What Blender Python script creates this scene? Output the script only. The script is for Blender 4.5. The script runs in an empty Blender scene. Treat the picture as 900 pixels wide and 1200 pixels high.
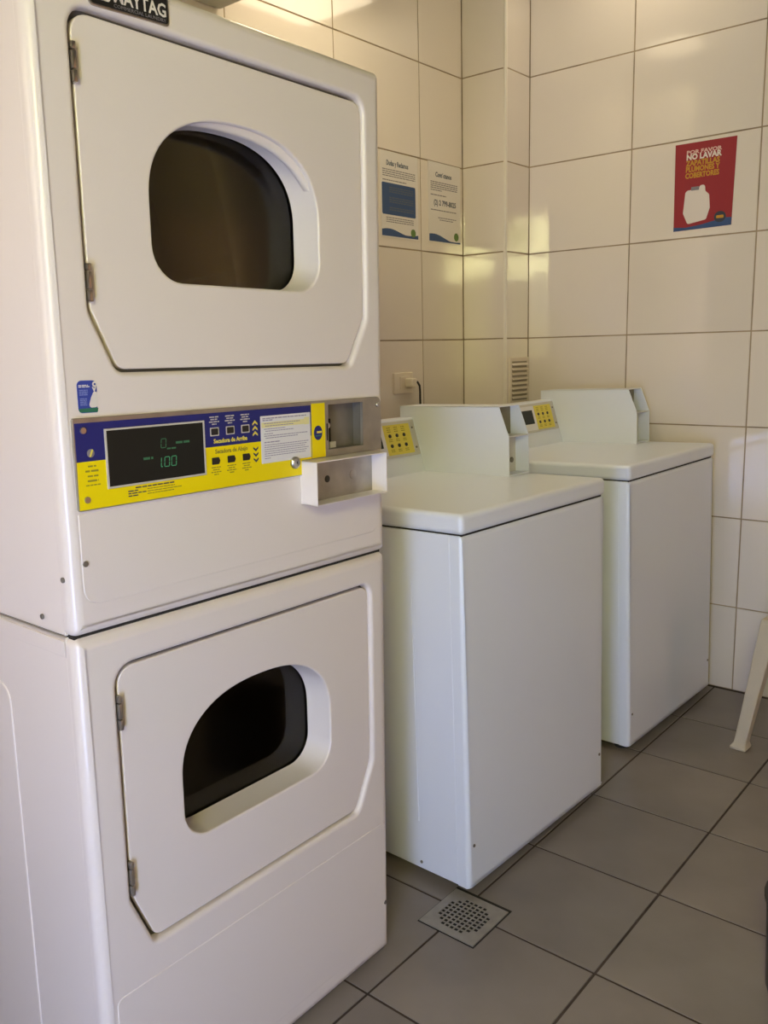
import bpy, bmesh, math, random
from mathutils import Vector, Matrix
from mathutils.geometry import tessellate_polygon
random.seed(7)
sc = bpy.context.scene
COL = sc.collection

# ---------------------------------------------------------------- camera
cd = bpy.data.cameras.new('camera'); cam = bpy.data.objects.new('camera', cd); COL.objects.link(cam)
cd.sensor_fit = 'VERTICAL'; cd.sensor_height = 24.0; cd.lens = 1009.2 / 1200 * 24; cd.clip_start = 0.02
yaw, pit, rol = (math.radians(a) for a in (50.0116, 10.6299, -1.4106))
fw = Vector((math.sin(yaw)*math.cos(pit), math.cos(yaw)*math.cos(pit), -math.sin(pit)))
rt = Vector((math.cos(yaw), -math.sin(yaw), 0)); up = rt.cross(fw)
rt = rt*math.cos(rol) + up*math.sin(rol); up = rt.cross(fw)
M = Matrix((rt, up, -fw)).transposed().to_4x4(); M.translation = (0, 0, 1.2786)
cam.matrix_world = M
sc.camera = cam
# ---------------------------------------------------------------- world, exposure
w = bpy.data.worlds.new('sky'); sc.world = w; w.use_nodes = True
w.node_tree.nodes['Background'].inputs[0].default_value = (0.55, 0.68, 0.9, 1)
w.node_tree.nodes['Background'].inputs[1].default_value = 0.2
vs = sc.view_settings
vs.view_transform = 'Standard'; vs.look = 'None'; vs.gamma = 1; vs.use_curve_mapping = False
vs.exposure = -0.16
try:
    sc.cycles.use_denoising = True
    sc.cycles.max_bounces = 10; sc.cycles.diffuse_bounces = 6; sc.cycles.glossy_bounces = 5
    sc.cycles.sample_clamp_indirect = 40.0
except Exception: pass
# light levels (a glazed door on the left wall, added fills at a side window and the front doorway, a ceiling lamp)
TRANSOM = 60.0; PANE_SHRUB = 8.0; PANE_UP = 1.0; PANE_MID = 10.5; PANE_LOW = 26.0; SIDE_FILL = 3.4
DOORWAY_FILL_W = 8.5; LAMP_GLOW = 4.8; CAN_GLOW = 48.0

# ---------------------------------------------------------------- room numbers (metres)
XL, XR = -.62, 3.152      # left and right wall
YF, YB = -2.3, 2.0495     # front wall (behind the camera) and wall behind the machines
XC, YC = 2.978, 1.849     # boxed column in the corner
ZC = 2.78
TH = 0.33165; Z0 = 2.3084 - 7*TH

# ---------------------------------------------------------------- materials
def mat(name, col, rough=.5, metal=0, spec=.5, ior=None, coat=0, bump=None, var=0, noise=None, emis=None, trans=0):
    m = bpy.data.materials.new(name); m.use_nodes = True
    nt = m.node_tree; b = nt.nodes['Principled BSDF']
    def S(k, v):
        if k in b.inputs: b.inputs[k].default_value = v
    c = (*col, 1)
    S('Base Color', c); S('Roughness', rough); S('Metallic', metal); S('Specular IOR Level', spec)
    if ior: S('IOR', ior)
    S('Coat Weight', coat); S('Coat Roughness', .18)
    if trans: S('Transmission Weight', trans)
    if emis: S('Emission Color', (*emis[0], 1)); S('Emission Strength', emis[1])
    tc = nt.nodes.new('ShaderNodeTexCoord')
    last = None
    if noise:      # (scale, amount): soft stain like variation
        n = nt.nodes.new('ShaderNodeTexNoise'); n.inputs['Scale'].default_value = noise[0]; n.inputs['Detail'].default_value = 5
        nt.links.new(tc.outputs['Object'], n.inputs['Vector'])
        mr = nt.nodes.new('ShaderNodeMapRange'); mr.inputs[1].default_value = .3; mr.inputs[2].default_value = .7
        mr.inputs[3].default_value = 1-noise[1]; mr.inputs[4].default_value = 1+noise[1]
        nt.links.new(n.outputs['Fac'], mr.inputs[0]); last = mr.outputs[0]
    if var:
        oi = nt.nodes.new('ShaderNodeObjectInfo')
        mr = nt.nodes.new('ShaderNodeMapRange'); mr.inputs[3].default_value = 1-var; mr.inputs[4].default_value = 1+var
        nt.links.new(oi.outputs['Random'], mr.inputs[0])
        if last:
            mu = nt.nodes.new('ShaderNodeMath'); mu.operation = 'MULTIPLY'
            nt.links.new(last, mu.inputs[0]); nt.links.new(mr.outputs[0], mu.inputs[1]); last = mu.outputs[0]
        else: last = mr.outputs[0]
    if last:
        vm = nt.nodes.new('ShaderNodeVectorMath'); vm.operation = 'SCALE'; vm.inputs[0].default_value = col
        nt.links.new(last, vm.inputs['Scale']); nt.links.new(vm.outputs[0], b.inputs['Base Color'])
    if bump:       # (scale, strength, distance)
        n = nt.nodes.new('ShaderNodeTexNoise'); n.inputs['Scale'].default_value = bump[0]; n.inputs['Detail'].default_value = 2
        nt.links.new(tc.outputs['Object'], n.inputs['Vector'])
        bp = nt.nodes.new('ShaderNodeBump'); bp.inputs['Strength'].default_value = bump[1]; bp.inputs['Distance'].default_value = bump[2]
        nt.links.new(n.outputs['Fac'], bp.inputs['Height']); nt.links.new(bp.outputs[0], b.inputs['Normal'])
    return m

def lit_pane(name, c1, c2, strength, scale):
    m = bpy.data.materials.new(name); m.use_nodes = True; nt = m.node_tree; nt.nodes.clear()
    out = nt.nodes.new('ShaderNodeOutputMaterial'); e = nt.nodes.new('ShaderNodeEmission')
    tc = nt.nodes.new('ShaderNodeTexCoord'); n = nt.nodes.new('ShaderNodeTexNoise')
    n.inputs['Scale'].default_value = scale; n.inputs['Detail'].default_value = 4
    r = nt.nodes.new('ShaderNodeValToRGB'); r.color_ramp.elements[0].position = .40; r.color_ramp.elements[1].position = .58
    r.color_ramp.elements[0].color = (*c1, 1); r.color_ramp.elements[1].color = (*c2, 1)
    nt.links.new(tc.outputs['Object'], n.inputs['Vector']); nt.links.new(n.outputs['Fac'], r.inputs[0])
    nt.links.new(r.outputs[0], e.inputs[0]); e.inputs[1].default_value = strength
    nt.links.new(e.outputs[0], out.inputs[0]); return m

def pane_glass(name, tint, ior):
    m = bpy.data.materials.new(name); m.use_nodes = True; nt = m.node_tree; nt.nodes.clear()
    out = nt.nodes.new('ShaderNodeOutputMaterial'); t = nt.nodes.new('ShaderNodeBsdfTransparent'); g = nt.nodes.new('ShaderNodeBsdfGlossy')
    t.inputs[0].default_value = (*tint, 1); g.inputs['Roughness'].default_value = .08
    f = nt.nodes.new('ShaderNodeFresnel'); f.inputs[0].default_value = ior; mx = nt.nodes.new('ShaderNodeMixShader')
    nt.links.new(f.outputs[0], mx.inputs[0]); nt.links.new(t.outputs[0], mx.inputs[1]); nt.links.new(g.outputs[0], mx.inputs[2])
    nt.links.new(mx.outputs[0], out.inputs[0]); return m

TILE = mat('cream_glazed_tile', (.78, .705, .62), .07, ior=1.78, bump=(6, .10, .004), var=.03)
GROUT = mat('brown_grout', (.33, .25, .16), .9, noise=(9, .35))
FTILE = mat('taupe_floor_tile', (.215, .185, .165), .33, noise=(5, .12), var=.05, bump=(40, .05, .002))
FGROUT = mat('dark_floor_grout', (.055, .04, .032), .9, noise=(14, .4))
PLASTER = mat('grey_plaster', (.19, .18, .165), .85, noise=(2, .03))
ENAMEL = mat('white_enamel', (.80, .735, .70), .28, coat=.25, bump=(220, .03, .0006))
ENAMEL_W = mat('washer_white_enamel', (.76, .80, .89), .32, coat=.25, bump=(220, .03, .0006))
SHADEGREY = mat('shade_grey', (.13, .125, .12), .7)  # dark grey paints shade into the door groove; also the lamp shade
GAP = mat('dark_gap', (.02, .018, .016), .8)
STEEL = mat('brushed_steel', (.42, .40, .36), .38, metal=.85, noise=(30, .12))
CHROME = mat('bright_screw_metal', (.5, .48, .44), .28, metal=1)
DSTEEL = mat('dull_steel', (.20, .185, .16), .45, metal=.5, noise=(24, .15))
LGREY = mat('pale_grey_metal', (.62, .60, .55), .4, metal=.2)
BLUE = mat('navy_blue_print', (.012, .018, .16), .35, spec=.4)
YELLOW = mat('yellow_print', (.90, .72, .0), .4, spec=.3)
YELLOW2 = mat('faded_yellow_print', (.78, .66, .10), .45, spec=.3)
BLACK = mat('black_plastic', (.012, .012, .012), .35)
SCREEN = mat('black_display_glass', (.012, .014, .012), .3, spec=.25)
GREEN = mat('green_display_light', (.02, .1, .05), .5, emis=((.12, .62, .28), .32))
GREEND = mat('dim_green_display_light', (.02, .06, .03), .5, emis=((.10, .5, .22), .16))
PAPER = mat('white_paper', (.76, .72, .68), .6)
SHEET = mat('white_label_sheet', (.78, .77, .78), .45)
SHEETY = mat('pale_yellow_highlight', (.80, .74, .36), .5)
INK = mat('dark_ink', (.05, .05, .07), .7)
INKG = mat('grey_ink', (.22, .20, .22), .7)
INKV = mat('violet_grey_ink', (.33, .30, .42), .7)
INKO = mat('olive_ink', (.33, .27, .02), .7)
PBLUE = mat('poster_blue', (.03, .075, .20), .5)
PBLUED = mat('poster_blue_text', (.10, .12, .16), .5)
RED = mat('poster_red', (.30, .016, .026), .45)
PWHITE = mat('poster_white', (.75, .68, .62), .5)
PPINK = mat('poster_pale_letters', (.72, .48, .42), .5)
PYEL = mat('poster_yellow', (.52, .27, .02), .5)
DGREEN = mat('logo_green', (.12, .22, .05), .5)
SGREEN = mat('sticker_green', (.02, .17, .10), .4)
SBLUE = mat('sticker_blue', (.03, .06, .36), .4)
SBLUEL = mat('sticker_pale_blue', (.22, .28, .62), .4)
PLASTIC = mat('cream_plastic', (.76, .68, .56), .4)
CHAIRP = mat('white_chair_plastic', (.56, .49, .38), .45, noise=(12, .05))
GREYBOX = mat('grey_green_painted_metal', (.50, .48, .38), .55)
DRUM = mat('dark_drum_metal', (.38, .345, .17), .32, metal=.45, noise=(4, .2))
PANEGLASS = pane_glass('smoked_window_glass', (.64, .59, .42), 1.5)
FRAMEW = mat('white_window_frame', (.7, .68, .64), .4)
RUBBER = mat('black_rubber', (.02, .02, .02), .7)
SHADE = mat('lamp_diffuser', (.9, .85, .75), .5, emis=((1, .86, .62), LAMP_GLOW))

# ---------------------------------------------------------------- mesh helpers
def flat_faces(me):
    for p in me.polygons:
        if max(abs(c) for c in p.normal) > .9995: p.use_smooth = False
def link(name, me, m, parent=None, smooth=None, flat=False):
    if m: me.materials.append(m)
    if smooth is not None:
        for p in me.polygons: p.use_smooth = True
        me.set_sharp_from_angle(angle=math.radians(smooth))
        if flat: flat_faces(me)
    o = bpy.data.objects.new(name, me); COL.objects.link(o)
    if parent: o.parent = parent
    return o
def tag(o, label, cat, group=None):
    o['label'] = label; o['category'] = cat
    if group: o['group'] = group
    return o
def struct(o, label=None):
    o['kind'] = 'structure'
    if label: o['label'] = label
    return o
def bm_box(bm, a, b, bev=0, seg=2):
    r = bmesh.ops.create_cube(bm, size=1)
    vs_ = r['verts']
    for v in vs_: v.co = Vector([(a[i]+b[i])/2 + v.co[i]*(b[i]-a[i]) for i in range(3)])
    if bev:
        es = list({e for v in vs_ for e in v.link_edges})
        bmesh.ops.bevel(bm, geom=es, offset=bev, segments=seg, profile=.5, affect='EDGES')
def done(bm, name):
    bmesh.ops.recalc_face_normals(bm, faces=bm.faces)
    me = bpy.data.meshes.new(name); bm.to_mesh(me); bm.free(); return me
def box(name, a, b, m, parent=None, bev=0, seg=2):
    bm = bmesh.new(); bm_box(bm, a, b, bev, seg); return link(name, done(bm, name), m, parent, 40 if bev else None, True)
def boxes(name, L, m, parent=None, bev=0):
    bm = bmesh.new()
    for a, b in L: bm_box(bm, a, b, bev, 1)
    return link(name, done(bm, name), m, parent, 40 if bev else None, True)
def bm_lathe(bm, c, ax, prof, n=20):
    """prof: list of (radius, height along ax)"""
    ax = Vector(ax).normalized(); u = ax.orthogonal().normalized(); v = ax.cross(u); c = Vector(c); rings = []
    for r, h in prof:
        if r < 1e-6: rings.append([bm.verts.new(c+ax*h)])
        else: rings.append([bm.verts.new(c+ax*h+(u*math.cos(2*math.pi*k/n)+v*math.sin(2*math.pi*k/n))*r) for k in range(n)])
    for A, B in zip(rings, rings[1:]):
        for k in range(n):
            q = [A[k % len(A)], A[(k+1) % len(A)], B[(k+1) % len(B)], B[k % len(B)]]
            q2 = []
            for x in q:
                if x not in q2: q2.append(x)
            if len(q2) > 2: bm.faces.new(q2)
def lathe(name, c, ax, prof, m, parent=None, n=20):
    bm = bmesh.new(); bm_lathe(bm, c, ax, prof, n); return link(name, done(bm, name), m, parent, 35)
def disc(name, c, ax, r, h, m, parent=None, n=16):
    return lathe(name, c, ax, [(0, 0), (r, 0), (r, h*.8), (r*.9, h), (0, h)], m, parent, n)
def tube(name, pts, r, m, parent=None, n=8):
    bm = bmesh.new(); P = [Vector(p) for p in pts]; rings = []
    rr = r if isinstance(r, (list, tuple)) else [r]*len(P)
    d0 = (P[1]-P[0]).normalized(); u = d0.orthogonal().normalized()
    for i, p in enumerate(P):
        d = (P[min(i+1, len(P)-1)]-P[max(i-1, 0)]).normalized()
        u = (u-d*u.dot(d)).normalized(); v = d.cross(u)
        rings.append([bm.verts.new(p+(u*math.cos(2*math.pi*k/n)+v*math.sin(2*math.pi*k/n))*rr[i]) for k in range(n)])
    for A, B in zip(rings, rings[1:]):
        for k in range(n): bm.faces.new((A[k], A[(k+1) % n], B[(k+1) % n], B[k]))
    bm.faces.new(rings[0]); bm.faces.new(rings[-1])
    return link(name, done(bm, name), m, parent, 50)

# flat outlines ------------------------------------------------------------
def rpoly(pts, rad, n=6):
    out = []; N = len(pts)
    for i in range(N):
        p = Vector(pts[i]); a = Vector(pts[i-1]); b = Vector(pts[(i+1) % N])
        r = rad[i] if isinstance(rad, (list, tuple)) else rad
        if r <= 0: out.append((p.x, p.y)); continue
        da = (a-p).normalized(); db = (b-p).normalized()
        ang = da.angle(db); t = r/math.tan(ang/2)
        t = min(t, (a-p).length*.49, (b-p).length*.49); r = t*math.tan(ang/2)
        cdir = (da+db).normalized(); c = p+cdir*(r/math.sin(ang/2))
        s = p+da*t-c; e = p+db*t-c
        a0 = math.atan2(s.y, s.x); a1 = math.atan2(e.y, e.x); d = (a1-a0+math.pi) % (2*math.pi)-math.pi
        for k in range(n+1):
            th = a0+d*k/n; out.append((c.x+r*math.cos(th), c.y+r*math.sin(th)))
    return out
def rrect(x0, y0, x1, y1, r=0, n=5): return rpoly([(x0, y0), (x1, y0), (x1, y1), (x0, y1)], r, n)
def circ(x, y, rx, ry=None, n=20):
    ry = ry or rx
    return [(x+rx*math.cos(2*math.pi*k/n), y+ry*math.sin(2*math.pi*k/n)) for k in range(n)]
def area(p): return sum(p[i-1][0]*p[i][1]-p[i][0]*p[i-1][1] for i in range(len(p)))/2
def inset(p, d):   # towards the left of the walking direction
    out = []; N = len(p)
    for i in range(N):
        a, b, c = Vector(p[i-1]), Vector(p[i]), Vector(p[(i+1) % N])
        e1 = (b-a); e2 = (c-b)
        if e1.length < 1e-9: e1 = e2
        if e2.length < 1e-9: e2 = e1
        e1.normalize(); e2.normalize()
        n1 = Vector((-e1.y, e1.x)); n2 = Vector((-e2.y, e2.x))
        m = (n1+n2)/max(.25, 1+n1.dot(n2)); q = b+m*d; out.append((q.x, q.y))
    return out
class Fr:   # a plane: origin, right, up; the normal points to the viewer
    def __init__(s, o, ex, ey):
        s.o = Vector(o); s.x = Vector(ex).normalized(); s.y = Vector(ey).normalized(); s.n = s.x.cross(s.y)
    def p(s, a, b, h=0): return s.o+s.x*a+s.y*b+s.n*h
    def mat4(s, a, b, h):
        m = Matrix((s.x, s.y, s.n)).transposed().to_4x4(); m.translation = s.p(a, b, h); return m
def bm_plate(bm, fr, outer, holes, hf, hb, r=0, rh=0, seg=4, back=True):
    if area(outer) < 0: outer = outer[::-1]
    loops = [(outer, r)]
    for h in holes: loops.append((h[::-1] if area(h) > 0 else h, rh))
    fronts = []; backs = []
    for pts, rad in loops:
        lv = [(pts, hb)]
        if rad > 0:
            lv.append((pts, hf-rad))
            for k in range(1, seg+1):
                a = math.pi/2*k/seg; lv.append((inset(pts, rad*(1-math.cos(a))), hf-rad+rad*math.sin(a)))
        else: lv.append((pts, hf))
        rows = [[bm.verts.new(fr.p(x, y, h)) for x, y in L] for L, h in lv]
        N = len(pts)
        for A, B in zip(rows, rows[1:]):
            for k in range(N): bm.faces.new((A[k], A[(k+1) % N], B[(k+1) % N], B[k]))
        fronts.append(rows[-1]); backs.append(rows[0])
    for grp, do in ((fronts, True), (backs, back)):
        if not do: continue
        inv = [[Vector(((v.co-fr.o).dot(fr.x), (v.co-fr.o).dot(fr.y), 0)) for v in L] for L in grp]
        flat = [v for L in grp for v in L]
        for t in tessellate_polygon(inv):
            try: bm.faces.new([flat[i] for i in t])
            except ValueError: pass
def plate(name, fr, outer, hf, hb, m, parent=None, holes=(), r=0, rh=0, seg=4, smooth=30):
    bm = bmesh.new(); bm_plate(bm, fr, outer, holes, hf, hb, r, rh, seg)
    return link(name, done(bm, name), m, parent, smooth if (r or rh) else None, True)
def plates(name, fr, outs, hf, hb, m, parent=None):
    bm = bmesh.new()
    for o in outs: bm_plate(bm, fr, o, [], hf, hb)
    return link(name, done(bm, name), m, parent)
def text(name, body, fr, a, b, h, size, m, parent=None, align='LEFT', sx=1.0, bold=0, width=None):
    cu = bpy.data.curves.new(name, 'FONT'); cu.body = body; cu.size = size; cu.align_x = align; cu.offset = bold; cu.extrude = .00012
    cu.resolution_u = 2
    o = bpy.data.objects.new(name, cu); COL.objects.link(o)
    bpy.context.view_layer.update()
    me = bpy.data.meshes.new_from_object(o.evaluated_get(bpy.context.evaluated_depsgraph_get()))
    bpy.data.objects.remove(o)
    if width:
        xs = [v.co.x for v in me.vertices]; sx = width/(max(xs)-min(xs))
    me.transform(fr.mat4(a, b, h) @ Matrix.Diagonal((sx, 1, 1, 1)))
    me.materials.clear(); me.name = name
    return link(name, me, m, parent)
def lines(name, fr, rows, h, m, parent=None):
    """rows of (x0, x1, y, height): too small to read in the photograph, printed as word-like dashes"""
    bm = bmesh.new()
    for x0, x1, y, hh in rows:
        x = x0
        while x < x1-1e-6:
            L = min(random.uniform(2.5, 6)*hh, x1-x)
            bm_plate(bm, fr, rrect(x, y-hh/2, x+L, y+hh/2), [], h+.0001, h-.0001)
            x += L+hh*.7
    o = link(name, done(bm, name), m, parent); o['kind'] = 'stuff'; return o
def empty(name, m4=None):
    o = bpy.data.objects.new(name, None); o.empty_display_size = .1; COL.objects.link(o)
    if m4: o.matrix_world = m4
    return o
def placed(x, y, yaw, tx, ty):
    a = math.radians(yaw); X = Vector((math.cos(a), math.sin(a), 0)); Y = Vector((-X.y, X.x, 0))
    Z = (Vector((0, 0, 1))+X*math.radians(tx)+Y*math.radians(ty)).normalized()
    X = (X-Z*X.dot(Z)).normalized(); Y = Z.cross(X)
    m = Matrix((X, Y, Z)).transposed().to_4x4(); m.translation = (x, y, 0); return m

# ---------------------------------------------------------------- room shell
_tile_cache = {}
def tile_mesh(kind, wd, ht, th, bev, m):
    k = (kind, round(wd, 4), round(ht, 4))
    if k in _tile_cache: return _tile_cache[k]
    f = Fr((0, 0, 0), (1, 0, 0), (0, 1, 0)); bm = bmesh.new()
    bm_plate(bm, f, rrect(-wd/2, -ht/2, wd/2, ht/2), [], 0, -th, bev, 0, 2, back=False)
    me = done(bm, 'tile'); me.materials.append(m)
    for p in me.polygons: p.use_smooth = True
    me.set_sharp_from_angle(angle=math.radians(35)); flat_faces(me); _tile_cache[k] = me
    return me
def lay(parent, fr, xs, ys, joint, th, bev, m, kind, name, wob):
    for i in range(len(xs)-1):
        for j in range(len(ys)-1):
            wd = xs[i+1]-xs[i]-joint; ht = ys[j+1]-ys[j]-joint
            if wd < .01 or ht < .01: continue
            o = bpy.data.objects.new(name, tile_mesh(kind, wd, ht, th, bev, m)); COL.objects.link(o)
            o.parent = parent
            o.matrix_local = fr.mat4((xs[i]+xs[i+1])/2, (ys[j]+ys[j+1])/2, 0) @ Matrix.Rotation(random.uniform(-wob, wob), 4, 'X') @ Matrix.Rotation(random.uniform(-wob, wob), 4, 'Y')
def grid(lo, hi, ref, step):
    k0 = math.ceil((lo-ref)/step+1e-3); g = [lo]; k = k0
    while ref+k*step < hi-1e-3: g.append(ref+k*step); k += 1
    return g+[hi]
# floor
floor = struct(box('floor', (XL, YF, -.06), (XR+.1, YB+.1, -.0022), FGROUT), 'taupe square floor tiles with dark joints')
FT = .3337
fx = grid(XL, XR, 1.4723, FT); fy = grid(YF, YB, 1.0297, FT)
lay(floor, Fr((0, 0, 0), (1, 0, 0), (0, 1, 0)), fx, fy, .0060, .002, .0012, FTILE, 'f', 'floor_tile', .0008)
# walls with tiles
zs = grid(0, ZC, Z0, TH)
wb = struct(box('wall_back', (XL, YB+.0016, 0), (XC+.3, YB+.12, ZC), GROUT), 'cream tiled wall behind the machines')
lay(wb, Fr((0, YB, 0), (1, 0, 0), (0, 0, 1)), grid(XL, XC, 2.2455, .4578), zs, .0046, .0016, .001, TILE, 'w', 'tile', .0022)
wr = struct(box('wall_right', (XR+.0016, YF, 0), (XR+.12, YC+.3, ZC), GROUT), 'cream tiled end wall with the red notice')
lay(wr, Fr((XR, 0, 0), (0, -1, 0), (0, 0, 1)), [-y for y in grid(YF, YC, 1.4215, .4544)][::-1], zs, .0046, .0016, .001, TILE, 'w', 'tile', .0022)
wc1 = struct(box('wall_column_left', (XC+.0016, YC+.0016, 0), (XC+.06, YB, ZC), GROUT), 'side of the tiled corner column')
lay(wc1, Fr((XC, 0, 0), (0, -1, 0), (0, 0, 1)), [-YB, -YC-.004], zs, .0046, .0016, .001, TILE, 'w', 'tile', .0015)
wc2 = struct(box('wall_column_front', (XC+.06, YC+.0016, 0), (XR, YC+.06, ZC), GROUT), 'front of the tiled corner column')
lay(wc2, Fr((0, YC, 0), (1, 0, 0), (0, 0, 1)), [XC+.004, XR], zs, .0046, .0016, .001, TILE, 'w', 'tile', .0015)
struct(lathe('trim_1', (XC+.006, YC+.006, 0), (0, 0, 1), [(0, 0), (.0075, 0), (.0075, ZC), (0, ZC)], mat('cream_corner_trim', (.78, .72, .62), .3), n=14), 'rounded plastic trim on the column edge')
struct(box('ceiling', (XL-.1, YF-.1, ZC), (XR+.12, YB+.12, ZC+.1), PLASTER))
# front wall out of view, with an opening for the added warm fill
DX0, DX1, DZ = 1.75, 2.75, 2.1
struct(boxes('wall_front', [((XL-.1, YF-.1, 0), (DX0, YF, ZC)), ((DX1, YF-.1, 0), (XR+.12, YF, ZC)), ((DX0, YF-.1, DZ), (DX1, YF, ZC))], PLASTER))
# left wall with a glazed door, a side window above it and a transom
WY0, WY1, WY2 = -.60, -.12, .30
WZ = (.10, .95, 1.84, 2.38)
struct(boxes('wall_left', [((XL-.1, YF, 0), (XL, WY0-.04, ZC)), ((XL-.1, WY2+.04, 0), (XL, 1.2, ZC)), ((XL-.1, 1.8, 0), (XL, YB+.1, ZC)), ((XL-.1, 1.2, 0), (XL, 1.8, 1.0)), ((XL-.1, 1.2, 2.2), (XL, 1.8, ZC)), ((XL-.1, WY0-.04, WZ[3]+.04), (XL, WY2+.04, ZC)), ((XL-.1, WY0-.04, 0), (XL, WY1-.02, WZ[1]-.02))], PLASTER))
fl = Fr((XL, 0, 0), (0, 1, 0), (0, 0, 1))
ho = [rrect(WY1+.02, WZ[0], WY2, WZ[1]-.02), rrect(WY1+.02, WZ[1]+.02, WY2, WZ[2]-.02), rrect(WY1+.02, WZ[2]+.02, WY2, WZ[3]), rrect(WY0, WZ[2]+.02, WY1-.02, WZ[3]), rrect(WY0, WZ[1]+.02, WY1-.02, WZ[2]-.02)]
door = struct(plate('door_1', fl, rpoly([(WY1-.02, 0), (WY2+.04, 0), (WY2+.04, WZ[3]+.04), (WY0-.04, WZ[3]+.04), (WY0-.04, WZ[1]-.02), (WY1-.02, WZ[1]-.02)], 0), 0, -.06, FRAMEW, holes=ho), 'glazed door with bright upper lights, seen only as a reflection')
for h_, m_ in zip(ho, (lit_pane('pane_daylight_terrace', (.40, .52, 1), (.50, .62, 1), PANE_LOW, 3), lit_pane('pane_daylight_haze', (.84, .78, .90), (.96, .88, .98), PANE_MID, 3),
                       lit_pane('pane_daylight_wall', (1, .80, .5), (1, .9, .68), PANE_UP, 4), lit_pane('transom_daylight_foliage', (.14, .16, .02), (1, .94, .46), TRANSOM, 7), lit_pane('pane_daylight_shrubs', (.62, .62, .14), (1, .95, .42), PANE_SHRUB, 5))):
    plate('pane', fl, h_, -.03, -.036, m_, door)
win = struct(plate('added_window_1', fl, rrect(1.2, 1.0, 1.8, 2.2), 0, -.06, FRAMEW, holes=[rrect(1.24, 1.04, 1.76, 2.16)]), 'unseen window added on the left wall to light the dryer side')
plate('pane', fl, rrect(1.24, 1.04, 1.76, 2.16), -.03, -.036, lit_pane('window_fill_warm', (.95, .70, .46), (1, .76, .54), SIDE_FILL, 3), win)  # glowing pane added to brighten the left side of the dryer
# orange fill lamp added in the unseen front doorway to warm the end wall
la = bpy.data.lights.new('doorway_fill', 'AREA'); la.shape = 'RECTANGLE'; la.size = DX1-DX0; la.size_y = DZ
la.energy = DOORWAY_FILL_W; la.color = (1, .42, .17)
lo = bpy.data.objects.new('doorway_fill', la); COL.objects.link(lo)
lo.location = ((DX0+DX1)/2, YF-.06, DZ/2); lo.rotation_euler = (math.radians(90), 0, 0)

# ---------------------------------------------------------------- stacked dryer
W = .6858
dm = placed(.5875, 1.0723, .6933, .5435, -.519)
dry = tag(empty('stacked_dryer', dm), 'tall white stacked coin dryer with two arched windows and a blue and yellow control strip', 'dryer')
F0 = Fr((0, 0, 0), (1, 0, 0), (0, 0, 1))       # front plane of the dryer, normal to the viewer
def dshape(zb, zt, cx=.3475, a=.1735, n=40, grow=0):
    a += grow; zb -= grow; zt += grow
    zs_ = zb+(zt-zb)*.46; b = zt-zs_; e = 2/2.35; pts = []
    for k in range(n+1):
        t = math.pi*k/n; c, s = math.cos(t), math.sin(t)
        pts.append((cx+a*math.copysign(abs(c)**e, c), zs_+b*abs(s)**e))
    rc = .052; low = rpoly([(cx-a, zs_), (cx-a, zb), (cx+a, zb), (cx+a, zs_)], [0, rc, rc, 0], 8)
    return pts+low[1:-1]
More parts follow.
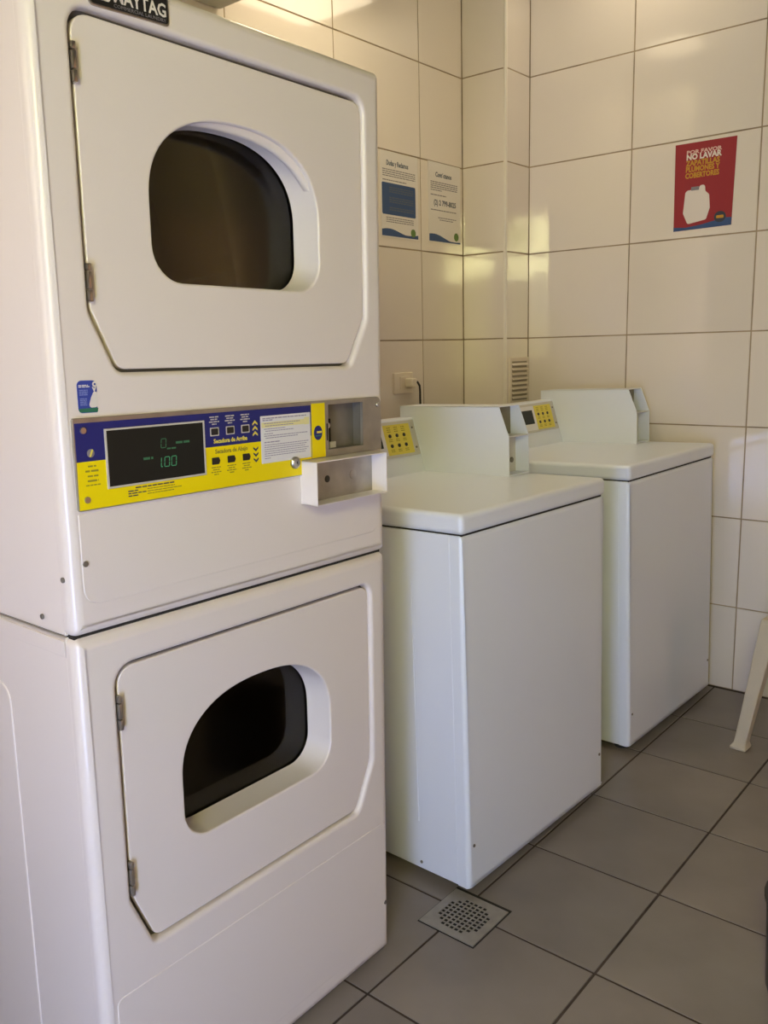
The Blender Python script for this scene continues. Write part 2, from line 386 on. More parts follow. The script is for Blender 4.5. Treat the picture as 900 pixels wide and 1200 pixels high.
def module(zb, zt, dtop, dcut, dbot, wb_, wt_, hinges, lower, cut=()):
    T = .0245
    dpts = [(.066, dbot+(dcut-dbot)), (.1035, dbot), (.588, dbot), (.635, dcut), (.635, dtop), (.066, dtop)]
    dout = rpoly(dpts, [.03, .02, .02, .03, .022, .028], 6)
    rpts = [(.0600, dcut-.004), (.0985, dbot-.0045), (.5900, dbot-.0045), (.6372, dcut-.002), (.6372, dtop+.0065), (.0600, dtop+.0065)]
    rout = rpoly(rpts, [.03, .02, .02, .03, .026, .032], 6)
    # cabinet sheet: sides, back, top, bottom
    boxes('cabinet', [((.0015, T+.0022, zb), (.006, .72, zt)), ((W-.006, T+.001, zb), (W-.0015, .72, zt)), ((.006, .714, zb), (W-.006, .72, zt)),
                      ((.0015, T+.001, zt-.004), (W-.0015, .72, zt)), ((.0015, T+.001, zb), (W-.0015, .72, zb+.004))], ENAMEL, dry, .001)
    fp = plate('front_panel', F0, rrect(0, zb, W, zt, .012), 0, -T, ENAMEL, dry, holes=[rout]+list(cut), r=.017, rh=.0075, seg=6)
    dsh = dshape(wb_, wt_)
    plate('door_recess', F0, inset(rout, -.003), -.0195, -.0225, SHADEGREY, dry, holes=[dshape(wb_, wt_, grow=.002)])
    d = plate('door', F0, dout, -.0075, -.0185, ENAMEL, dry, holes=[dsh], r=.0022, rh=.0032, seg=3)
    # tunnel from the door face back to the glass
    bm = bmesh.new(); rows = []
    for g, h in ((.0002, -.010), (0, -.03), (-.003, -.066), (.016, -.067), (.016, -.070)):
        rows.append([bm.verts.new(F0.p(x, y, h)) for x, y in dshape(wb_, wt_, grow=g)])
    for A, B in zip(rows, rows[1:]):
        for k in range(len(A)): bm.faces.new((A[k], A[(k+1) % len(A)], B[(k+1) % len(A)], B[k]))
    link('window_surround', done(bm, 'window_surround'), ENAMEL, d, 40)
    plate('window_pane', F0, dshape(wb_, wt_, grow=.012), -.0695, -.073, PANEGLASS, d)
    for h0, h1 in hinges:
        L = h1-h0
        bm = bmesh.new()
        for k, (p, q) in enumerate(((0, .30), (.33, .78), (.81, 1))):
            bm_box(bm, (.0612, -.0015, h0+L*p), (.0672, .010, h0+L*q), .0012, 2)
        link('hinge', done(bm, 'hinge'), CHROME if not lower else STEEL, d, 40)
    # drum behind the glass
    c = (.3475, 0, (wb_+wt_)/2-.005)
    bm = bmesh.new(); bm_lathe(bm, (c[0], .082, c[2]), (0, 1, 0), [(.30, 0), (.30, .02), (.285, .03), (.285, .25), (.278, .262), (.278, .40), (.25, .46), (.12, .475), (.11, .465), (0, .465)], 48)
    dr = link('drum', done(bm, 'drum'), DRUM, dry, 35)
    for k in range(3):
        a = math.radians(100+120*k); q = Vector((math.cos(a), 0, math.sin(a)))*.255+Vector((c[0], 0, c[2]))
        bm = bmesh.new(); bm_lathe(bm, (q.x, .11, q.z), (0, 1, 0), [(0, 0), (.03, .01), (.034, .2), (.02, .40), (0, .41)], 10); link('drum_vane', done(bm, 'drum_vane'), DRUM, dr, 40)
    return d, fp
H1 = .8933
dU, fU = module(H1+.0014, 1.7778, 1.7165, 1.345, 1.2625, 1.3855, 1.627, ((1.628, 1.677), (1.3535, 1.4033)), False, [rrect(.5195, 1.1085, .6185, 1.193)])
dL, fL = module(.0107, H1-.0014, .8305, .4655, .3725, .499, .738, ((.738, .791), (.4675, .5235)), True)
# curved lip under the arch of the upper window
bm = bmesh.new(); ds = dshape(1.3855, 1.627); N = len(ds)
arc = [p for p in ds[:41]][5:27]
rows = []
for off, h in ((0, -.016), (.010, -.018), (.013, -.024), (.010, -.030), (0, -.034)):
    r_ = []
    for i, p in enumerate(arc):
        f = math.sin(math.pi*i/(len(arc)-1))**.6
        q = inset(ds, off*f)[5+i]
        r_.append(bm.verts.new(F0.p(q[0], q[1], h)))
    rows.append(r_)
for A, B in zip(rows, rows[1:]):
    for k in range(len(arc)-1): bm.faces.new((A[k], A[k+1], B[k+1], B[k]))
link('window_lip', done(bm, 'window_lip'), ENAMEL, dU, 60)
box('seam_gap', (.006, .012, H1-.003), (W-.006, .70, H1+.003), GAP, dry)
# pressed panels in the sheet metal
pu = plate('pressed_panel', F0, rpoly([(.0195, .938), (.668, .938), (.668, 1.068), (.0195, 1.068)], [.024, .03, .002, .002]), .0011, -.002, ENAMEL, dry, r=.0016)
pl = plate('pressed_panel', F0, rpoly([(.022, .052), (.672, .052), (.672, .312), (.022, .312)], [.035, .035, .012, .012]), .0011, -.002, ENAMEL, dry, r=.0016)
FS = Fr((0, 0, 0), (0, -1, 0), (0, 0, 1))      # left side plane
plate('side_strip', FS, rrect(-.70, H1-.030, -.027, H1-.006), .0012, -.001, ENAMEL, dry, r=.0012, seg=2)
plate('side_pressing', FS, rrect(-.60, .12, -.20, .78, .03), .0007, -.002, ENAMEL, dry, r=.0018)
for (a, b) in ((.0247, .9983), (.6691, .1252)): disc('screw', (a, 0, b), (0, -1, 0), .0042, .0028, DSTEEL, dry)
for (a, b) in ((.0165, .978), (.080, .914)): disc('screw', (.0, a, b), (-1, 0, 0), .004, .0025, DSTEEL, dry)
for a, b in ((.05, .06), (.636, .06), (.05, .66), (.636, .66)):
    wz = (dm @ Vector((a, b, 0))).z; lathe('levelling_foot', (a, b, -wz), (0, 0, 1), [(0, 0), (.022, 0), (.022, .006), (.01, .008), (.01, .0107+wz+.002), (0, .0107+wz+.002)], RUBBER, dry, 14)
# nameplate
fn = Fr((.0895, 0, 1.7268), (1, 0, .035), (-.035, 0, 1))
npl = plate('nameplate', fn, rrect(0, 0, .128, .044, .007), .0025, -.001, CHROME, dry, r=.001, seg=2)
plate('nameplate_face', fn, rrect(.0025, .0025, .1255, .0415, .005), .0029, .002, BLACK, npl)
plate('badge', fn, rrect(.008, .0085, .032, .036, .003), .0033, .0028, PAPER, npl)
plate('badge_mark', fn, rrect(.013, .016, .027, .031, .002), .0036, .0032, INKG, npl)
text('lettering', 'MAYTAG', fn, .037, .0110, .0031, .0235, PAPER, npl, bold=.0005, width=.084)
text('lettering', 'COMMERCIAL LAUNDRY', fn, .037, .0042, .0031, .0062, INKG, npl, width=.084)
# sticker on the upper cabinet
st = plate('sticker', F0, rpoly([(.0325, 1.2054), (.061, 1.2054), (.0625, 1.2488), (.0322, 1.2490)], [.006, .001, .007, .007]), .0006, -.0005, SBLUE, dry)
plate('sticker_band', F0, rpoly([(.0335, 1.2062), (.0612, 1.2060), (.0625, 1.2118), (.0330, 1.2113)], [.005, .001, .001, .001]), .0009, .0004, SGREEN, st)
plate('sticker_figure', F0, rpoly([(.0475, 1.2120), (.0620, 1.2125), (.0622, 1.2335), (.0565, 1.2335), (.0520, 1.2250)], .004), .0009, .0004, PAPER, st)
text('lettering', 'O', F0, .0555, 1.2405, .0009, .009, PAPER, st, bold=.0006)
text('lettering', 'V', F0, .0555, 1.2340, .0009, .008, PAPER, st, bold=.0006)
lines('small_print', F0, [(.0345, .049, 1.2425, .0012), (.0345, .052, 1.2405, .0014)], .0007, SHEET, st)
lines('small_print', F0, [(.035, .048, 1.236-.0021*k, .0011) for k in range(4)]+[(.0355, .046, 1.2245-.0021*k, .0011) for k in range(5)], .0007, SBLUEL, st)
# control strip
cp = plate('control_panel', F0, rpoly([(.0193, 1.0722), (.4555, 1.0722), (.4555, 1.0985), (.6705, 1.0985), (.6705, 1.199), (.0193, 1.199)], [.003, .001, .001, .001, .014, .003]), .0042, -.002, STEEL, dry,
           holes=[rrect(.5215, 1.1105, .6165, 1.1912, .0015)], r=.0008, seg=2)
H = .0045
plate('blue_decal', F0, rrect(.0215, 1.1398, .4765, 1.1925), H+.0001, H-.0006, BLUE, cp)
plate('yellow_decal', F0, rpoly([(.0205, 1.0738), (.4525, 1.0738), (.4525, 1.0990), (.4765, 1.0990), (.4765, 1.1398), (.0215, 1.1398)], 0), H+.0001, H-.0006, YELLOW, cp)
plate('yellow_stripe', F0, rrect(.4785, 1.0995, .5125, 1.1950), H+.0001, H-.0006, YELLOW, cp)
plate('display_frame', F0, rrect(.0655, 1.0983, .2405, 1.1822), .0062, .004, LGREY, cp, holes=[rrect(.0685, 1.1012, .2375, 1.1795)], r=.0006, seg=2)
plate('display_screen', F0, rrect(.0685, 1.1012, .2375, 1.1795), .0054, .004, SCREEN, cp)
def seg7(name, x, y, wd, ht, segs, m, th=.0011, sl=.08):
    P = {'a': ((0, 1), (1, 1)), 'b': ((1, 1), (1, .5)), 'c': ((1, .5), (1, 0)), 'd': ((0, 0), (1, 0)), 'e': ((0, 0), (0, .5)), 'f': ((0, .5), (0, 1)), 'g': ((0, .5), (1, .5))}
    outs = []
    for s in segs:
        (x0, y0), (x1, y1) = P[s]; g = .0005
        if y0 == y1: outs.append(rrect(x+g+sl*ht*y0, y+y0*ht-th/2, x+wd-g+sl*ht*y0, y+y0*ht+th/2))
        else:
            ya, yb_ = sorted((y0, y1)); q = x+x0*wd
            outs.append([(q-th/2+sl*ht*ya, y+ya*ht+g), (q+th/2+sl*ht*ya, y+ya*ht+g), (q+th/2+sl*ht*yb_, y+yb_*ht-g), (q-th/2+sl*ht*yb_, y+yb_*ht-g)])
    return plates(name, F0, outs, .0056, .0053, m, cp)
seg7('digit', .1585, 1.1475, .0085, .0130, 'abcdef', GREEND)
seg7('digit', .1485, 1.1195, .0085, .0140, 'bc', GREEN)
seg7('digit', .1630, 1.1195, .0085, .0140, 'abcdef', GREEN)
seg7('digit', .1755, 1.1195, .0085, .0140, 'abcdef', GREEN)
plates('decimal_point', F0, [rrect(.1575, 1.1190, .1592, 1.1207)], .0056, .0053, GREEN, cp)
lines('display_caption', F0, [(.1855, .2105, 1.1530, .0032)], .0055, GREEND, cp)
lines('display_caption', F0, [(.1690, .1850, 1.1455, .0022), (.1270, .1435, 1.1345, .0034)], .0055, GREEND, cp)
for r_, z in enumerate((1.1632, 1.1176)):
    for k in range(3):
        x = .2606+.0318*k
        if r_ == 0: plate('button_frame', F0, rrect(x-.0088, z-.0066, x+.0088, z+.0066, .001), .0048, .004, LGREY, cp)
        plate('button', F0, rrect(x-.0068, z-.0050, x+.0068, z+.0050, .0015) if r_ == 0 else rpoly([(x-.0078, z-.0055), (x+.006, z-.0055), (x+.0085, z), (x+.006, z+.0055), (x-.0078, z+.0055)], .001), .0058, .004, BLACK, cp, r=.0006, seg=2)
text('lettering', 'Secadora de Arriba', F0, .258, 1.1452, .0047, .0095, YELLOW2, cp, bold=.0003, width=.0695)
text('lettering', 'Secadora de Abajo', F0, .260, 1.1288, .0047, .0095, INKO, cp, bold=.0003, width=.0675)
ww = [.0155, .022, .011]
for k in range(3):
    x = .2606+.0318*k
    lines('button_caption', F0, [(x-a/2, x+a/2, 1.1860-.0037*j, .0018) for j, a in enumerate((.018, .014, .020, .009))], .0047, LGREY, cp)
    lines('button_caption', F0, [(x-a/2, x+a/2, 1.1075-.0037*j, .0016) for j, a in enumerate((.018, .013, .020, .009))], .0047, INKO, cp)
for z, d, m in ((1.1712, 1, YELLOW2), (1.1625, 1, YELLOW2), (1.1538, 1, YELLOW2), (1.1283, -1, INK), (1.1193, -1, INK), (1.1103, -1, INK)):
    x = .3452
    plates('chevron', F0, [[(x-.0055, z-.004*d), (x-.0055, z-.001*d), (x, z+.0040*d), (x, z-.0002*d)], [(x, z-.0002*d), (x, z+.0040*d), (x+.0055, z-.001*d), (x+.0055, z-.004*d)]], .0048, .0044, m, cp)
# phone emblem and the help lines at the left end
disc('emblem', (.0432, -.0044, 1.1507), (0, -1, 0), .0058, .0005, INKG, cp)
plates('emblem_phone', F0, [rpoly([(.0405, 1.1455), (.0430, 1.1460), (.0470, 1.1550), (.0450, 1.1562), (.0428, 1.1520)], .0008)], .0052, .0048, YELLOW2, cp)
lines('help_print', F0, [(.0375, .0500, 1.1330, .0022), (.0330, .0545, 1.1265, .0026), (.0360, .0525, 1.1195, .0022), (.0355, .0525, 1.1130, .0026), (.0325, .0550, 1.1070, .0016)], .0047, INKO, cp)
lines('help_print', F0, [(.1110, .1790, 1.0945, .0020)], .0047, INK, cp)
lines('help_print', F0, [(.0985, .1150, 1.0905, .0017), (.0985, .1290, 1.0870, .0017), (.0985, .1150, 1.0835, .0017)], .0047, INK, cp)
lines('help_print', F0, [(.1310, .1800, 1.0905, .0013), (.1310, .1930, 1.0870, .0013), (.1310, .1780, 1.0835, .0013)], .0047, INKO, cp)
# instruction sheet
sh = plate('instruction_sheet', F0, rrect(.3572, 1.1025, .4740, 1.1808, .001), .0052, .0042, SHEET, cp)
plates('sheet_highlight', F0, [rrect(.3590, 1.1615, .4600, 1.1700)], .0054, .0050, SHEETY, cp)
plates('sheet_diagram', F0, [rrect(.4590, 1.1605, .4710, 1.1730)], .0055, .0050, SHEETY, cp)
rows = [(.3615, .4640, 1.1765, .0018), (.3615, .3840, 1.1735, .0018), (.3640, .4480, 1.1680, .0013), (.3670, .4320, 1.1640, .0013), (.3640, .4130, 1.1590, .0012), (.3670, .4330, 1.1555, .0012),
        (.3640, .3840, 1.1510, .0012), (.3640, .4660, 1.1475, .0013), (.3670, .4430, 1.1440, .0013), (.3640, .4000, 1.1370, .0018)]
rows += [(.3640, .4680-.004*(k % 3), 1.1325-.0036*k, .0012) for k in range(6)]+[(.3640, .3780, 1.1105, .0013)]
lines('sheet_print', F0, rows, .0054, INKV, cp)
# round emblem on the yellow stripe
plates('round_emblem', F0, [circ(.4938, 1.1432, .0108, .0128, 24)], .0049, .0044, BLUE, cp)
plates('emblem_print', F0, [rrect(.4905, 1.1425, .5030, 1.1460)], .0051, .0047, YELLOW2, cp)
plates('emblem_print', F0, [rrect(.4865, 1.1372, .5010, 1.1390)], .0051, .0047, SGREEN, cp)
lathe('lock', (.4334, -.004, 1.0967), (0, -1, 0), [(.0105, 0), (.0105, .004), (.0085, .0062), (.0065, .0062), (.006, .0045), (0, .0045)], CHROME, cp, 20)
plates('key_slot', F0, [rrect(.4350, 1.0945, .4364, 1.0990)], .0096, .0080, BLACK, cp)
for a, b in ((.0334, 1.1824), (.0327, 1.0875), (.6591, 1.1839)): disc('screw', (a, -.0042, b), (0, -1, 0), .0046, .003, CHROME, cp)
# coin slide opening
boxes('coin_recess', [((.5205, .0205, 1.1095), (.6175, .0225, 1.1922)), ((.5195, -.003, 1.1095), (.5212, .022, 1.1922)), ((.6168, -.003, 1.1095), (.6185, .022, 1.1922)), ((.5195, -.003, 1.1914), (.6185, .022, 1.193)), ((.5195, -.003, 1.1085), (.6185, .022, 1.1102))], DSTEEL, cp)
plates('coin_slot', F0, [rrect(.5165, 1.1275, .5195, 1.1580)], .0046, .004, BLACK, cp)
disc('slide_knob', (.5370, .020, 1.1520), (0, -1, 0), .0055, .010, CHROME, cp)
box('slide_bar', (.5430, .014, 1.1160), (.5470, .021, 1.1640), GAP, cp)
box('slide_tab', (.5400, .010, 1.1110), (.5560, .0205, 1.1220), LGREY, cp)
# money box housing without its drawer
bx0, bx1, bz0, bz1, bt = .4505, .6425, 1.0205, 1.0975, -.0405
mb = boxes('money_box', [((bx0, bt, bz0), (bx0+.0018, 0, bz1)), ((bx1-.0018, bt, bz0), (bx1, 0, bz1)), ((bx0, bt, bz1-.0018), (bx1, 0, bz1)), ((bx0, bt, bz0), (bx1, 0, bz0+.0018))], ENAMEL, dry)
box('money_box_back', (bx0+.002, -.0042, bz0+.002), (bx1-.002, -.0024, bz1-.002), STEEL, mb)
disc('lock_hole', (.5150, -.0042, 1.0585), (0, -1, 0), .0065, .001, BLACK, mb)
disc('lock_boss', (.5850, -.0042, 1.0590), (0, -1, 0), .0090, .0012, STEEL, mb)
disc('screw', (.6320, 0, 1.0150), (0, -1, 0), .004, .0025, DSTEEL, dry)

# ---------------------------------------------------------------- washers
def washer(m4, label, Wd=.65):
    zb, zl, zt = .0236, .8765, .9235
    t = tag(empty('coin_washer', m4), label, 'washer', 'coin washers along the tiled wall')
    fr = F0
    plate('front_panel', fr, rrect(0, zb, Wd, zl-.003, .002), 0, -.0345, ENAMEL_W, t, r=.0115, seg=6)
    box('cabinet', (.001, .0355, zb+.001), (Wd-.001, .655, zl-.003), ENAMEL_W, t, .002)
    box('lid_gap', (.006, .006, zl-.006), (Wd-.006, .64, zl+.004), GAP, t)
    box('top_cover', (-.003, -.004, zl), (Wd+.003, .66, zt), ENAMEL_W, t, .0125, 5)
    # crease in the side sheet
    tube('side_crease', [(.0004, .151, .15), (.0004, .151, .755)], .0014, ENAMEL_W, t, 6)
    for a, b in ((.0203, .130), (.6288, .126)): disc('screw', (a, 0, b), (0, -1, 0), .0038, .0022, DSTEEL, t)
    disc('screw', (.001, .146, .042), (-1, 0, 0), .0038, .0022, DSTEEL, t)
    for a, b in ((.05, .05), (Wd-.05, .05), (.05, .60), (Wd-.05, .60)):
        wz = (m4 @ Vector((a, b, 0))).z
        lathe('levelling_foot', (a, b, -wz), (0, 0, 1), [(0, 0), (.024, 0), (.024, .006), (.011, .009), (.011, zb+wz+.004), (0, zb+wz+.004)], RUBBER, t, 14)
    # console
    sl = .2778
    prof = rpoly([(.545, zt-.002), (.645, zt-.002), (.645, 1.0865), (.5905, 1.0865)], [0, 0, .006, .008], 5)
    fp = Fr((0, 0, 0), (0, 1, 0), (0, 0, 1))   # normal +X
    con = plate('console', fp, prof, Wd-.002, .002, ENAMEL_W, t)
    for p in con.data.polygons: p.use_smooth = True
    con.data.set_sharp_from_angle(angle=math.radians(30)); flat_faces(con.data)
    fk = Fr((0, .545, .924), (1, 0, 0), (0, sl, 1))
    kp = plate('keypad', fk, rrect(.262, .054, .546, .162, .003), .0022, -.002, LGREY, t, r=.0008, seg=2)
    plate('keypad_label', fk, rrect(.274, .062, .402, .153), .0026, .002, SHEET, kp)
    plate('keypad_yellow', fk, rrect(.402, .062, .521, .153), .0027, .002, YELLOW2, kp)
    plate('display', fk, rrect(.290, .086, .387, .138), .0030, .002, SCREEN, kp)
    for b in (.1195, .0895):
        for k in range(3): plate('button', fk, rpoly(circ(.425+.032*k, b, .0064, .0058, 10), 0), .0042, .002, BLACK, kp, r=.0008, seg=2)
    lines('keypad_print', fk, [(.417+.032*k, .433+.032*k, q, .0022) for k in range(3) for q in (.1445, .1385, .1325, .1085, .1035, .0775, .0725)], .0028, INKO, kp)
    for b in (.138, .077): disc('screw', fk.p(.533, b, .002), fk.n, .0032, .0025, DSTEEL, kp)
    # coin meter case: two side plates, top, shelf and inner plates
    a0, a1 = .551, .654
    out = [(.640, zt), (.640, 1.1205), (.273, 1.1205), (.241, 1.036), (.241, zt)]
    mc = plate('meter_case', fp, out, a0+.0022, a0, ENAMEL_W, t)
    plate('meter_side', fp, out, a1, a1-.0022, ENAMEL_W, mc)
    box('meter_top', (a0, .273, 1.1185), (a1, .640, 1.1207), ENAMEL_W, mc)
    box('meter_shelf', (a0+.002, .242, 1.0335), (a1-.002, .31, 1.0362), LGREY, mc)
    box('meter_back', (a0+.002, .302, 1.036), (a1-.002, .305, 1.119), mat('meter_inner_plate', (.22, .20, .14), .6), mc)
    box('coin_plate', (a0+.002, .285, zt+.004), (a1-.002, .288, 1.034), LGREY, mc)
    disc('coin_return', (a0+.022, .285, .985), (0, -1, 0), .021, .012, BLACK, mc, 20)
    disc('meter_lock', (a1-.026, .285, .962), (0, -1, 0), .008, .004, DSTEEL, mc)
    box('meter_base', (a0+.002, .243, zt), (a1-.002, .60, zt+.004), ENAMEL_W, mc)
    return t
washer(placed(1.5153, 1.0355, -1.985, .0117, 1.1125), 'white top-loading coin washer standing right beside the stacked dryers, by the floor drain')
washer(placed(2.4300, 1.0498, -2.008, -.5274, 1.4308), 'white top-loading coin washer farthest back, in the corner by the end wall')

# ---------------------------------------------------------------- things on the walls
fb = Fr((0, YB, 0), (1, 0, 0), (0, 0, 1))
def wave(x0, x1, z, hl, hm, hr, n=14):
    top = []
    for k in range(n+1):
        f = k/n; top.append((x0+(x1-x0)*f, z+hl*(1-f)**2+hr*f*f+hm*math.sin(math.pi*min(1, f*1.5))*(1-f)))
    return [(x0, z), (x1, z)]+top[::-1]
def notice(x0, z0, x1, z1, label):
    return tag(plate('paper_notice', fb, rrect(x0, z0, x1, z1), .0012, .0002, PAPER), label, 'notice', 'paper notices on the back wall')
n1 = notice(2.468, 1.680, 2.684, 1.974, 'white paper notice with a large blue text panel, beside the dryer edge')
text('title', 'Dudas y Reclamos', fb, 2.502, 1.927, .0013, .024, PBLUED, n1, bold=.0008, width=.125)
lines('small_print', fb, [(2.479, 2.668, 1.912-.0072*k, .0032) for k in range(4)]+[(2.479, 2.615, 1.876, .0034)], .0013, INKG, n1)
plate('blue_panel', fb, rrect(2.474, 1.758, 2.668, 1.867, .006), .0015, .0009, PBLUE, n1)
lines('panel_print', fb, [(2.515, 2.655, 1.852-.0075*k-(.012 if k > 2 else 0)-(.012 if k > 5 else 0), .0036) for k in range(8)], .0016, PBLUED, n1)
lines('small_print', fb, [(2.495, 2.655, 1.748-.0072*k, .003) for k in range(3)], .0013, INKG, n1)
plate('blue_wave', fb, wave(2.470, 2.682, 1.684, .022, .018, .014), .0015, .0009, PBLUE, n1)
plate('emblem', fb, circ(2.652, 1.704, .0145), .0018, .0009, DGREEN, n1)
n2 = notice(2.7485, 1.6835, 2.9600, 1.9765, 'white paper notice with a bold phone number, beside the column')
text('title', 'Contáctanos', fb, 2.795, 1.925, .0013, .024, PBLUED, n2, bold=.0008, width=.105)
lines('small_print', fb, [(2.764, 2.940, 1.905-.0072*k, .0034) for k in range(4)]+[(2.764, 2.835, 1.8755, .0034), (2.764, 2.865, 1.858, .0036)], .0013, INKG, n2)
text('phone_number', '(2) 2 799-8025', fb, 2.783, 1.822, .0013, .027, PBLUED, n2, bold=.0008, width=.145)
lines('small_print', fb, [(2.764, 2.930, 1.803, .0034), (2.81, 2.93, 1.776, .003), (2.82, 2.91, 1.768, .003)], .0013, INKG, n2)
plate('blue_wave', fb, wave(2.752, 2.958, 1.687, .026, .016, .006), .0015, .0009, PBLUE, n2)
plate('emblem', fb, circ(2.930, 1.712, .0155), .0018, .0009, DGREEN, n2)
# red poster on the end wall (right = -Y)
fr_ = Fr((XR, 0, 0), (0, -1, 0), (0, 0, 1))
po = tag(plate('wall_poster', fr_, [(-1.2545, 1.6710), (-1.0520, 1.6745), (-1.0455, 1.9625), (-1.2575, 1.9640)], .0012, .0002, RED), 'red poster with white and yellow lettering on the tiled end wall', 'poster')
cx = -1.155
text('lettering', 'POR FAVOR', fr_, cx-.062, 1.927, .0013, .017, PPINK, po, bold=.0006, width=.122)
text('lettering', 'NO LAVAR', fr_, cx-.062, 1.908, .0013, .026, PWHITE, po, bold=.0012, width=.122)
text('lettering', 'ZAPATILLAS', fr_, cx-.062, 1.888, .0013, .024, PYEL, po, bold=.0010, width=.118)
text('lettering', 'PLUMONES Y', fr_, cx-.063, 1.868, .0013, .024, PYEL, po, bold=.0010, width=.118)
text('lettering', 'COBERTORES', fr_, cx-.064, 1.847, .0013, .024, PYEL, po, bold=.0010, width=.118)
plate('jug_picture', fr_, rpoly([(-1.205, 1.692), (-1.140, 1.702), (-1.128, 1.740), (-1.132, 1.785), (-1.146, 1.798), (-1.148, 1.820), (-1.166, 1.818), (-1.168, 1.808), (-1.208, 1.806), (-1.216, 1.800), (-1.222, 1.730)], .008, 3), .0016, .0009, PWHITE, po)
plates('jug_cap', fr_, [rrect(-1.196, 1.804, -1.168, 1.816, .002)], .0019, .0010, INKG, po)
plate('blue_wave', fr_, [(-1.2545, 1.6712), (-1.0522, 1.6747), (-1.0515, 1.700), (-1.075, 1.702), (-1.11, 1.695), (-1.16, 1.686), (-1.21, 1.681), (-1.2547, 1.685)], .0017, .0009, PBLUE, po)
plate('emblem', fr_, circ(-1.0915, 1.706, .0205, .0185), .0020, .0009, mat('poster_dark_emblem', (.035, .04, .06), .5), po)
plate('emblem_print', fr_, rrect(-1.104, 1.701, -1.079, 1.711, .003), .0022, .0018, PYEL, po)
# socket with plug
so = tag(plate('wall_socket', fb, rrect(2.513, 1.1165, 2.626, 1.195, .004), .009, .0002, PLASTIC, r=.003), 'cream wall socket plate behind the near washer', 'socket')
plate('socket_insert', fb, rrect(2.545, 1.133, 2.600, 1.180, .003), .0105, .008, PLASTIC, so, r=.001, seg=2)
pg = tag(empty('power_plug', Matrix.Translation((2.588, YB-.011, 1.155))), 'cream plug with a black cord in the wall socket', 'plug')
box('plug_body', (-.016, -.034, -.016), (.016, .0, .018), PLASTIC, pg, .005)
tube('power_cord', [(.014, -.022, .0), (.030, -.024, .003), (.046, -.022, -.012), (.056, -.016, -.036), (.061, -.012, -.065), (.064, -.012, -.12), (.07, -.012, -.30), (.06, -.012, -.8), (.05, -.02, -1.14)], .0042, RUBBER, pg)
# louvred vent on the column front
fc = Fr((0, YC, 0), (1, 0, 0), (0, 0, 1))
ve = tag(plate('louvre_vent', fc, rrect(3.002, 1.050, 3.149, 1.238, .003), .006, .0002, PLASTIC, holes=[rrect(3.018, 1.066, 3.140, 1.222)], r=.002), 'cream louvred vent low on the column face', 'vent')
box('vent_back', (3.016, YC-.0016, 1.064), (3.142, YC-.0004, 1.224), mat('vent_inner_plate', (.38, .34, .26), .8), ve)
for k in range(8):
    z = 1.070+.0190*k
    bm = bmesh.new(); f = Fr((0, 0, 0), (0, -1, 0), (0, 0, 1))
    bm_plate(bm, f, [(-YC+.0020, z+.010), (-YC+.0035, z+.0125), (-YC+.0115, z+.004), (-YC+.0100, z+.002)], [], -3.018, -3.140)
    link('slat', done(bm, 'slat'), PLASTIC, ve)
# grey unit high on the wall above the dryers
gb = tag(empty('wall_unit', Matrix.Translation((1.32, YB, 2.238))), 'grey box unit fixed high on the wall above the stacked dryers', 'wall unit')
box('casing', (-.45, -.34, 0), (.45, -.001, .30), GREYBOX, gb, .012, 3)
box('air_vane', (-.38, -.31, -.006), (.38, -.22, .001), GREYBOX, gb, .002)
box('label_strip', (.28, -.12, -.0012), (.42, -.09, .001), INKG, gb)
# ceiling lamps above the frame: a can lamp near the back wall and a flat square one
fd = Fr((0, 0, 0), (1, 0, 0), (0, -1, 0))
lp = tag(empty('ceiling_lamp', Matrix.Translation((2.0, 1.74, ZC))), 'round warm can lamp on the ceiling near the back wall', 'lamp')
lathe('lamp_shade', (0, 0, 0), (0, 0, -1), [(0, 0), (.145, 0), (.145, .12), (.138, .12), (.138, .012), (0, .012)], SHADEGREY, lp, 32)
lathe('lamp_diffuser', (0, 0, 0), (0, 0, -1), [(.135, .013), (.135, .017), (0, .017)], mat('can_lamp_diffuser', (.9, .85, .75), .5, emis=((1, .84, .56), CAN_GLOW)), lp, 32)
lp = tag(empty('ceiling_lamp', Matrix.Translation((2.84, 1.36, ZC))), 'flat square warm ceiling lamp near the corner column', 'lamp')
plate('lamp_base', fd, rrect(-.22, -.22, .22, .22, .02), .05, 0, FRAMEW, lp, r=.006)
plate('lamp_diffuser', fd, rrect(-.20, -.20, .20, .20, .015), .062, .045, SHADE, lp, r=.004)
# ---------------------------------------------------------------- on the floor
# drain grate
gx, gy, hs = 1.4555, 1.0115, .0730
dg = tag(empty('floor_drain', Matrix.Translation((gx, gy, 0))), 'square steel floor drain with round grid of holes in front of the near washer', 'drain')
plate('drain_gap', Fr((0, 0, 0), (1, 0, 0), (0, 1, 0)), rrect(-hs-.003, -hs-.003, hs+.011, hs+.003), .0006, -.001, GAP, dg)
pitch = .0122; hw = .0047; n = 9
cs = [(k-(n-1)/2)*pitch for k in range(n)]
br = [-hs]+[c+s*hw for c in cs for s in (-1, 1)]+[hs]
bm = bmesh.new(); zt_, zb_ = .0032, .0008
V = {}
def gv(i, j, z):
    if (i, j, z) not in V: V[(i, j, z)] = bm.verts.new((br[i], br[j], z))
    return V[(i, j, z)]
NB = len(br)-1
hole = lambda i, j: 0 <= i < NB and 0 <= j < NB and i % 2 == 1 and j % 2 == 1 and math.hypot(cs[(i-1)//2], cs[(j-1)//2]) < .0560
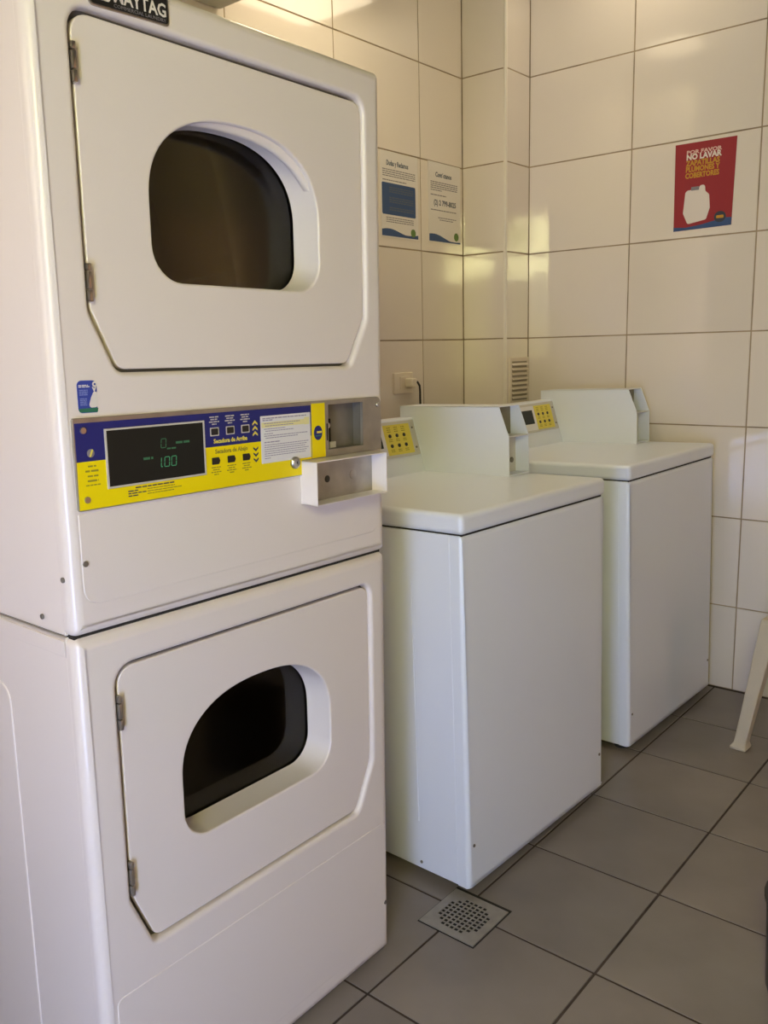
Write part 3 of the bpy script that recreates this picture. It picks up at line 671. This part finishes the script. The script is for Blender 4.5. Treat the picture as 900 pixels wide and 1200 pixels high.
for i in range(NB):
    for j in range(NB):
        if hole(i, j):
            for (p, q) in (((i, j), (i+1, j)), ((i+1, j), (i+1, j+1)), ((i+1, j+1), (i, j+1)), ((i, j+1), (i, j))):
                bm.faces.new((gv(*p, zt_), gv(*q, zt_), gv(*q, zb_), gv(*p, zb_)))
        else: bm.faces.new((gv(i, j, zt_), gv(i+1, j, zt_), gv(i+1, j+1, zt_), gv(i, j+1, zt_)))
for i in range(NB):
    for a, b in (((i, 0), (i+1, 0)), ((i, NB), (i+1, NB)), ((0, i), (0, i+1)), ((NB, i), (NB, i+1))):
        bm.faces.new((gv(*a, zt_), gv(*b, zt_), gv(*b, zb_), gv(*a, zb_)))
link('grate', done(bm, 'grate'), mat('worn_drain_steel', (.34, .31, .27), .45, metal=.35, noise=(30, .12)), dg)
# plastic chair at the right edge, its back to the end wall
ch = tag(empty('plastic_chair', placed(2.905, .520, -4, 0, 0)), 'cream moulded plastic chair at the right edge by the end wall', 'chair')
def leg(x, y, tx_, ty_):
    bm = bmesh.new(); rows = []
    for f, s in ((0, .026), (.008, .026), (.022, .019), (.12, .020), (.43, .027)):
        px = x+(tx_-x)*f/.43; py = y+(ty_-y)*f/.43
        rows.append([bm.verts.new((px+a*s, py+b*s, f)) for a, b in ((-1, -1), (1, -1), (1, 1), (-1, 1))])
    for A, B in zip(rows, rows[1:]):
        for k in range(4): bm.faces.new((A[k], A[(k+1) % 4], B[(k+1) % 4], B[k]))
    bm.faces.new(rows[0]); bm.faces.new(rows[-1])
    o = link('leg', done(bm, 'leg'), CHAIRP, ch); md = o.modifiers.new('b', 'BEVEL'); md.width = .004; md.segments = 2
leg(-.235, .255, -.185, .195); leg(-.235, -.255, -.185, -.195); leg(.215, .235, .17, .18); leg(.215, -.235, .17, -.18)
fz = Fr((0, 0, .43), (1, 0, 0), (0, 1, 0))
plate('seat', fz, rpoly([(-.20, -.205), (.19, -.19), (.19, .19), (-.20, .205)], [.06, .03, .03, .06], 6), .022, 0, CHAIRP, ch, r=.012)
fbk = Fr((.175, 0, .44), (0, -1, 0), (.10, 0, 1))
plate('backrest', fbk, rpoly([(-.19, 0), (.19, 0), (.20, .40), (-.20, .40)], [.02, .02, .09, .09], 6), .009, -.009, CHAIRP, ch, holes=[rrect(-.125+.09*k-.02, .08, -.125+.09*k+.02, .30, .018) for k in range(4)][:4], r=.006, rh=.003)
# dark bin at the right edge
bn = tag(empty('waste_bin', Matrix.Translation((1.690, .2985, 0))), 'black bin just showing at the right edge of the floor', 'bin')
lathe('bin_body', (0, 0, 0), (0, 0, 1), [(0, 0), (.112, 0), (.120, .01), (.128, .20), (.124, .20), (.115, .012), (0, .012)], BLACK, bn, 32)
lathe('bin_rim', (0, 0, .196), (0, 0, 1), [(.122, 0), (.131, 0), (.132, .008), (.124, .010), (.122, 0)], BLACK, bn, 32)
